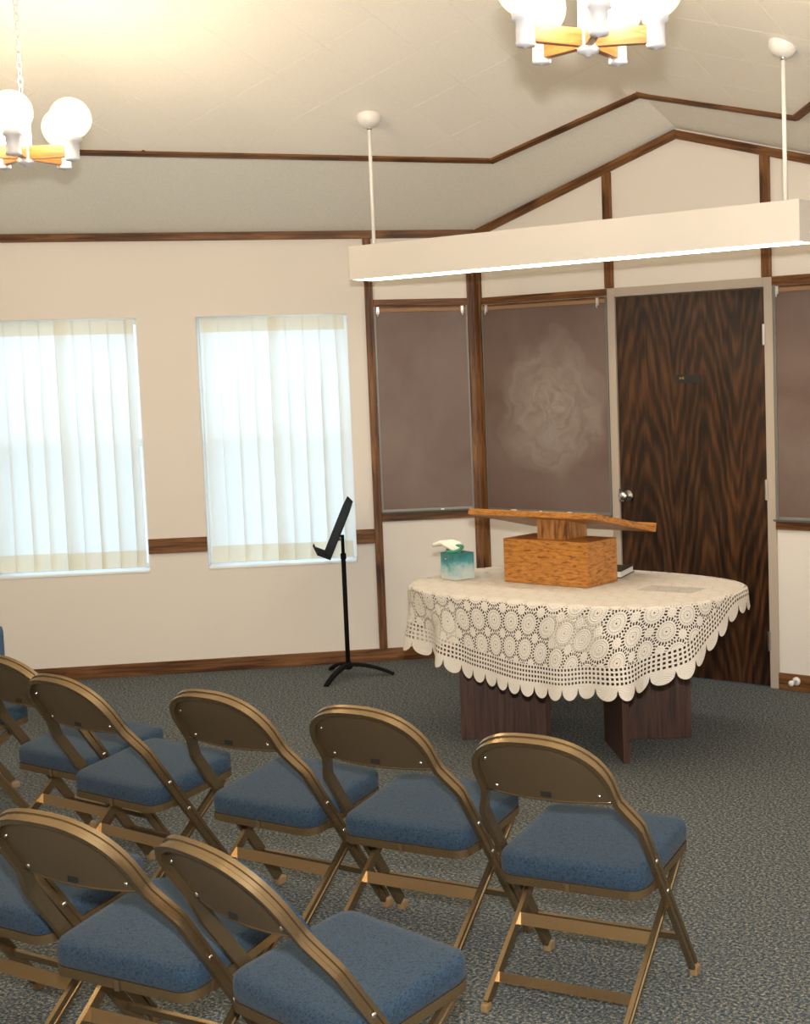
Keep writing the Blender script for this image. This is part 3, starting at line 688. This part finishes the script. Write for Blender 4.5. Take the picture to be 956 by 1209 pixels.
# table lectern
lc = thing('lectern', 'golden oak tabletop lectern with slanted reading board', 'lectern', (1.516,-1.268,CZ))
hw, hd = .2325, .113
MB().box(-hw, hw, -hd, hd, 0, .197, .003).build('base', M_OAK, lc)
MB().box(-.076, .082, -.062, .118-.02, .1972, .292, .002).build('neck', M_OAKV, lc)
zA, zB_ = 1.018-CZ, .915-CZ; yA, yB_ = -1.425+1.268, -.955+1.268
ang = math.atan2(zB_-zA, yB_-yA)
bd = MB().box(-.355, .355, 0, math.hypot(zB_-zA, yB_-yA), 0, .027, .003).build('reading_board', M_OAK, lc); bd.location = (1.473-1.516, yA, zA-.014); bd.rotation_euler = (ang, 0, 0)
dB = math.hypot(zB_-zA, yB_-yA)
MB().box(-.355, .355, dB-.018, dB, .0271, .041, .003).build('book_ledge', M_OAK, lc).matrix_local = bd.matrix_basis.copy()

# tissue box
tx = thing('tissue_box', 'teal and white cube tissue box with a tissue pulled out', 'tissue box', (1.012,-1.388,CZ), math.radians(-17))
s_ = .056
MB().box(-s_, s_, -s_, s_, 0, .122, .002).build('carton', M_BOX, tx)
MB().sweep([(  .044*math.cos(2*PI*i/20), .030*math.sin(2*PI*i/20), .136+.012*math.sin(2*PI*i/20)) for i in range(20)], [(.008*math.cos(q*PI/3), .008*math.sin(q*PI/3)) for q in range(6)], closed=True).build('oval_rim', M_GREEN, tx, True).location = (.012,-.020,.003)
ts_ = MB(); nu, nv = 14, 10; v = []; f = []
for j in range(nv+1):
    for i in range(nu+1):
        u, w = i/nu, j/nv
        x = .020 - .140*u; y = (-.058+.105*w)*(.55+.45*min(1, u*3)) ; z = .128+.036*math.sin(min(1,u*1.5)*PI*.55)-.016*max(0,u-.55)+.005*math.sin(9*w+4*u)
        v.append((x, y, z))
for j in range(nv):
    for i in range(nu): q = j*(nu+1)+i; f.append((q,q+1,q+nu+2,q+nu+1))
ts_.add(v, f); to = ts_.build('tissue', M_TISSUE, tx, True)
sm = to.modifiers.new('thickness', 'SOLIDIFY'); sm.thickness = .016; sm.offset = -.2
MB().sweep([(-.006,0,.006),(-.006,0,-.008),(.0,0,-.014),(.006,0,-.008),(.006,0,.006)], [(.0015*math.cos(q*PI/2), .0015*math.sin(q*PI/2)) for q in range(4)], ref=(0,1,0)).build('clasp', M_CHROME, tx).location = (-.010,-.057,.106)

# book and clear sheet
bk = thing('book', 'black hardcover book lying flat behind the lectern', 'book', (1.60,-1.00,CZ), math.radians(18))
MB().box(-.085, .085, -.105, .105, 0, .003, .001).box(-.085, .085, -.105, .105, .029, .032, .001).box(-.087, -.084, -.105, .105, .0, .032, .001).build('cover', M_DARK, bk)
MB().box(-.083, .080, -.100, .100, .0031, .0289).build('pages', M_PAGE, bk)
cs = MB().box(-.13, .13, -.07, .07, 0, .0022, .001).build('plastic_sheet', M_CLEAR, loc=(2.10,-1.262,CZ+.0005), rotz=.1)
tag(cs, 'clear plastic sheet lying flat on the right end of the lace cloth', 'sheet')

# ------------------------------------------------------------------ music stand
ms = thing('music_stand', 'black metal music stand beside the window curtain', 'music stand', (-.300,-.838,0))
MB().tube([(0,0,.050),(0,0,.665)], .0125, 14).build('lower_tube', M_BLACK, ms, True)
MB().tube([(0,0,.66),(0,0,.785)], .0095, 14).build('upper_tube', M_BLACK, ms, True)
MB().lathe([(.013,.650),(.0155,.655),(.0155,.680),(.012,.685)], 14).build('clutch', M_BLACK, ms, True)
MB().lathe([(.018,.040),(.024,.048),(.024,.068),(.016,.080)], 14).build('hub', M_BLACK, ms, True)
for ex, ey in ((.096,-.262), (.215,.135), (-.205,.060)):
    d = Vector((ex,ey,0)); L = d.length; d.normalize(); s2 = Vector((-d.y,d.x,0))
    path = [d*(L*q)+Vector((0,0,.058*(1-q**2.2)+.008)) for q in [i/8 for i in range(9)]]
    MB().sweep(path, [(-.018,-.008),(.018,-.008),(.013,.007),(-.013,.007)], ref=(0,0,1), scale=[1.15-.35*i/8 for i in range(9)]).build('leg', M_BLACK, ms)
# desk: seen almost edge on, reading side turned to image left
dk = bpy.data.objects.new('desk', None)
wd = Vector((.765,-.645,0)).normalized(); rdn = Vector((-.645,-.765,0)).normalized()      # width axis, reading direction
tilt = math.radians(24); upd = (Vector((0,0,1))*math.cos(tilt) - rdn*math.sin(tilt)).normalized(); nd = (rdn*math.cos(tilt)+Vector((0,0,1))*math.sin(tilt)).normalized()
Md = Matrix((wd, upd, nd)).transposed().to_4x4(); Md.translation = Vector((0,0,.83)) + rdn*.015
pb = MB()
hw2, h0, h1 = .225, -.165, .165
out_ = [(-hw2,h0),(hw2,h0),(hw2,h1-.06),(hw2-.05,h1),(-hw2+.05,h1),(-hw2,h1-.06)]
pb.add([(x,y,0) for x,y in out_]+[(x,y,.004) for x,y in out_], [tuple(range(6)), tuple(range(6,12))]+[(i,(i+1)%6,6+(i+1)%6,6+i) for i in range(6)])
do = pb.build('desk_plate', M_BLACK, ms); do.matrix_local = Md
lp = MB().box(-hw2, hw2, h0-.003, h0, 0, .075, .001).box(-hw2, hw2, h0, h0+.012, .072, .075, .001).build('desk_lip', M_BLACK, ms); lp.matrix_local = Md
MB().lathe([(.016,-.03),(.016,.03)], 14, Md @ T(0,-.055,-.018) @ RY(PI/2)).build('tilt_knuckle', M_BLACK, ms, True)
MB().lathe([(.011,0),(.012,.004),(.007,.008)], 12, Md @ T(.031,-.055,-.018) @ RY(PI/2)).build('bolt', M_CHROME, ms, True)

# ------------------------------------------------------------------ folding chairs
Wf, Wb, yF, yB, zB = .221, .182, .185, -.322, .755
Wr, yR = .196, -.243
zPB, zk = .580, .530
ws, zs, zsf, yr, yf = .209, .382, .430, -.128, .196
def ly(z): return yF + (yB-yF)*z/zB
def sz(y, h): return zs+(zsf-zs)*(y-yr)/(yf-yr)+h
CH_PROF = [(-.008,-.015),(.008,-.015),(.008,-.006),(.004,-.004),(.004,.004),(.008,.006),(.008,.015),(-.008,.015)]
def arch(k, n, w=None, top=None, base=.615):
    w = w or Wb; top = top or zB-.008
    a = PI*k/n; c, s = math.cos(a), math.sin(a); e = 2/2.5
    return (w*math.copysign(abs(c)**e, c), base+(top-base)*abs(s)**e)
def rrect(hx_, y0, y1, r, n=6):
    out = []
    for cx, cy, a0 in ((hx_-r,y1-r,0),(-hx_+r,y1-r,PI/2),(-hx_+r,y0+r,PI),(hx_-r,y0+r,1.5*PI)):
        for i in range(n+1): a = a0+PI/2*i/n; out.append((cx+r*math.cos(a), cy+r*math.sin(a)))
    return out
def make_chair():
    c = thing('folding_chair', 'x', 'chair', (0,0,0), 0, 'padded folding chairs in rows')
    # back frame: one bent channel from foot over the back to the other foot
    pts = [(Wf,.03),(Wf,.2),(Wf,.40),(Wf,zk-.025),(Wf-.006,zk-.008),(Wb+.012,zk+.030),(Wb+.002,zk+.050),(Wb,.600)]
    ar = [arch(k, 22) for k in range(23)]
    xz = pts + ar[1:-1] + [(-x,z) for x,z in reversed(pts)]
    path = [(x, ly(z), z) for x, z in xz]
    pn = Vector((0, zB, -(yB-yF))).normalized()
    autosmooth(MB().sweep(path, CH_PROF, ref=pn).build('back_frame', M_GOLD, c), 35)
    # curved sheet back panel
    def psurf(u, w_, dy):
        z = zPB+(zB-.012-zPB)*w_
        lim = Wb-.004
        if z > .615: q = (z-.615)/(zB-.010-.615); lim *= max(0, 1-min(1,q)**2.5)**(1/2.5)
        x = u*lim; return (x, ly(z)+.004-.020*(1-u*u)*(1-.35*w_)+dy, z-.006*(1-u*u)*(1-w_))
    def pan(dy0, dy1, name, mat, nu=14, nv=9, w0=0.0, w1=1.0, ins=1.0):
        v = []; f = []
        for dy in (dy0, dy1):
            for j in range(nv+1):
                for i in range(nu+1): v.append(psurf((2*i/nu-1)*ins, w0+(w1-w0)*j/nv, dy))
        o = (nu+1)*(nv+1)
        for j in range(nv):
            for i in range(nu):
                q = j*(nu+1)+i; f.append((q,q+1,q+nu+2,q+nu+1)); f.append((o+q,o+q+nu+1,o+q+nu+2,o+q+1))
        rim = [i for i in range(nu+1)]+[(j+1)*(nu+1)-1 for j in range(1,nv+1)]+[nv*(nu+1)+i for i in range(nu-1,-1,-1)]+[j*(nu+1) for j in range(nv-1,0,-1)]
        for a, b in zip(rim, rim[1:]+rim[:1]): f.append((a,b,o+b,o+a))
        return autosmooth(MB().add(v, f).build(name, mat, c), 50)
    bp = pan(-.003, .003, 'back_panel', M_GOLDP)
    pan(.0035, .028, 'back_cushion', M_FABRIC, w0=.02, w1=1.0, ins=.97)
    MB().tube([psurf(2*i/14-1, 0, 0) for i in range(15)], .0045, 8).build('panel_lip', M_GOLD, c, True)
    for u, w_ in ((-.88,.62),(-.80,.12),(.80,.12),(.88,.62)):
        p = psurf(u, w_, -.003); MB().lathe([(.0058,0),(.0052,.0025),(.002,.004)], 10, T(*p) @ RX(PI/2)).build('screw', M_CHROME, bp, True)
    p = psurf(0.02, .12, -.0045); MB().box(-.014, .014, -.0015, .0015, -.008, .008, .0005, M=T(*p)).build('maker_plate', M_DARK, bp)
    # seat
    rr = rrect(ws, yr, yf, .045)
    v = []; f = []; k = len(rr)
    for ins, h in ((-.005,-.052),(.003,-.052),(.003,-.074),(-.005,-.074),(-.018,-.074)):
        for x, y in rrect(ws+ins, yr-ins, yf+ins, .045+ins): v.append((x, y, sz(y, h)))
    for a in range(4):
        for i in range(k): f.append((a*k+i, a*k+(i+1)%k, (a+1)*k+(i+1)%k, (a+1)*k+i))
    f.append(tuple(4*k+i for i in range(k)))
    autosmooth(MB().add(v, f).build('seat_frame', M_GOLD, c), 40)
    v = []; f = []
    rings = [(-.002,-.053),(.002,-.048),(.003,-.030),(.002,-.012),(-.002,-.005),(-.008,-.001),(-.03,.001),(-.09,.002),(-.14,.002)]
    for ins, h in rings:
        for x, y in rrect(ws+ins, yr-ins, yf+ins, max(.012,.045+ins)): v.append((x, y, sz(y, h)))
    for a in range(len(rings)-1):
        for i in range(k): f.append((a*k+i, a*k+(i+1)%k, (a+1)*k+(i+1)%k, (a+1)*k+i))
    f.append(tuple((len(rings)-1)*k+i for i in range(k)))
    f.append(tuple(range(k))[::-1])
    MB().add(v, f).build('seat_cushion', M_FABRIC, c, True)
    MB().box(-.006, .006, yr-.0065, yr-.0045, sz(yr,-.077), sz(yr,-.053), 0).build('seam_tab', M_GOLDP, c)
    # rear legs under the seat front, with two cross bars
    yT = .150; zT = sz(yT, -.074)
    def rl(z): return yR+(yT-yR)*z/zT
    lx = Wr
    for s in (-1, 1):
        nrm = Vector((0, zT, -(yT-yR))).normalized()
        lg = autosmooth(MB().sweep([(s*lx, rl(.02), .02), (s*lx, rl(zT*.5), zT*.5), (s*lx, yT, zT)], [(-.0065*s,-.013),(.0065*s,-.013),(.0065*s,-.005),(.003*s,-.003),(.003*s,.003),(.0065*s,.005),(.0065*s,.013),(-.0065*s,.013)], ref=nrm).build('rear_leg', M_GOLD, c), 35)
        MB().box(-.010, .010, -.014, .014, 0, .022, .005, M=T(s*lx, rl(.015), 0)).build('foot', M_CAP, c)
        MB().box(-.011, .011, -.016, .016, 0, .026, .005, M=T(s*Wf, ly(.017)+.002, 0)).build('foot', M_CAP, c)
        # pivot bracket between seat and upright
        yb = ly(sz(ly(.35), -.065)); zb = sz(yb, -.065)
        MB().box(min(s*(ws+.002), s*(Wf-.008)), max(s*(ws+.002), s*(Wf-.008)), yb-.03, yb+.02, zb-.016, zb+.012, .001).build('pivot_bracket', M_GOLD, c)
        MB().lathe([(.007,0),(.006,.003),(.002,.004)], 10, T(s*(Wf+.0065), ly(.40), .40) @ RY(s*PI/2)).build('rivet', M_CHROME, c, True)
        MB().lathe([(.007,0),(.006,.003),(.002,.004)], 10, T(s*(Wf+.0065), ly(.30), .30) @ RY(s*PI/2)).build('rivet', M_CHROME, c, True)
    for z, hh in ((.178,.016), (.068,.013)):
        p = [( -lx+.004, rl(z), z), (-lx+.03, rl(z), z), (lx-.03, rl(z), z), (lx-.004, rl(z), z)]
        autosmooth(MB().sweep(p, [(-hh,-.005),(-hh*.35,-.005),(-hh*.25,-.002),(hh*.25,-.002),(hh*.35,-.005),(hh,-.005),(hh,.005),(-hh,.005)], ref=(0,-1,.5)).build('cross_bar', M_GOLD, c), 35)
    z = .135; MB().sweep([(-Wf+.006, ly(z), z), (Wf-.006, ly(z), z)], [(-.010,-.005),(.010,-.005),(.010,.005),(-.010,.005)], ref=(0,1,.3)).build('front_cross_bar', M_GOLD, c)
    return c
proto = make_chair()
CHAIRS = [
 (3.163,-3.350,.177, 'blue padded bronze folding chair at the right end of the front row'),
 (2.580,-3.340,.150, 'blue padded folding chair, second from the right in the front row'),
 (2.078,-3.405,.084, 'blue padded folding chair, third from the right in the front row'),
 (1.495,-3.488,.019, 'blue padded folding chair, fourth from the right in the front row'),
 (1.015,-3.386,.032, 'blue padded folding chair whose back is cut by the left edge, fifth in front row'),
 (.163,-3.310,-.45, 'folding chair showing only a seat corner at the left edge'),
 (3.184,-4.280,-.110, 'large foreground blue folding chair, rightmost of the near row'),
 (2.668,-4.324,.143, 'foreground blue folding chair in the middle of the near row'),
 (2.117,-4.294,.097, 'near row folding chair at the lower left, mostly hidden by its neighbour'),
]
for i, (x, y, h, lab) in enumerate(CHAIRS):
    o = proto if i == 0 else copy_tree(proto)
    o.location = (x, y, 0); o.rotation_euler = (0,0,h); o['label'] = lab

# low upholstered chair by the wall, only its corner in view
ac = thing('armchair', 'blue upholstered armchair by the left wall, only its corner showing', 'chair', (-1.20,-2.72,0), math.radians(-45))
MB().box(-.26, .26, -.28, .27, .16, .36, .03).build('seat', M_BLUEUP, ac)
for s in (-1, 1):
    MB().box(s*.30-.04, s*.30+.04, -.28, .28, .08, .45, .03).build('arm', M_BLUEUP, ac)
    for yy in (-.23, .23): MB().box(s*.30-.02, s*.30+.02, yy-.02, yy+.02, 0, .085, .003).build('leg', M_LAM, ac)
MB().box(-.26, .26, -.28, -.17, .33, .60, .04).build('backrest', M_BLUEUP, ac)
print('tiles', ntile)
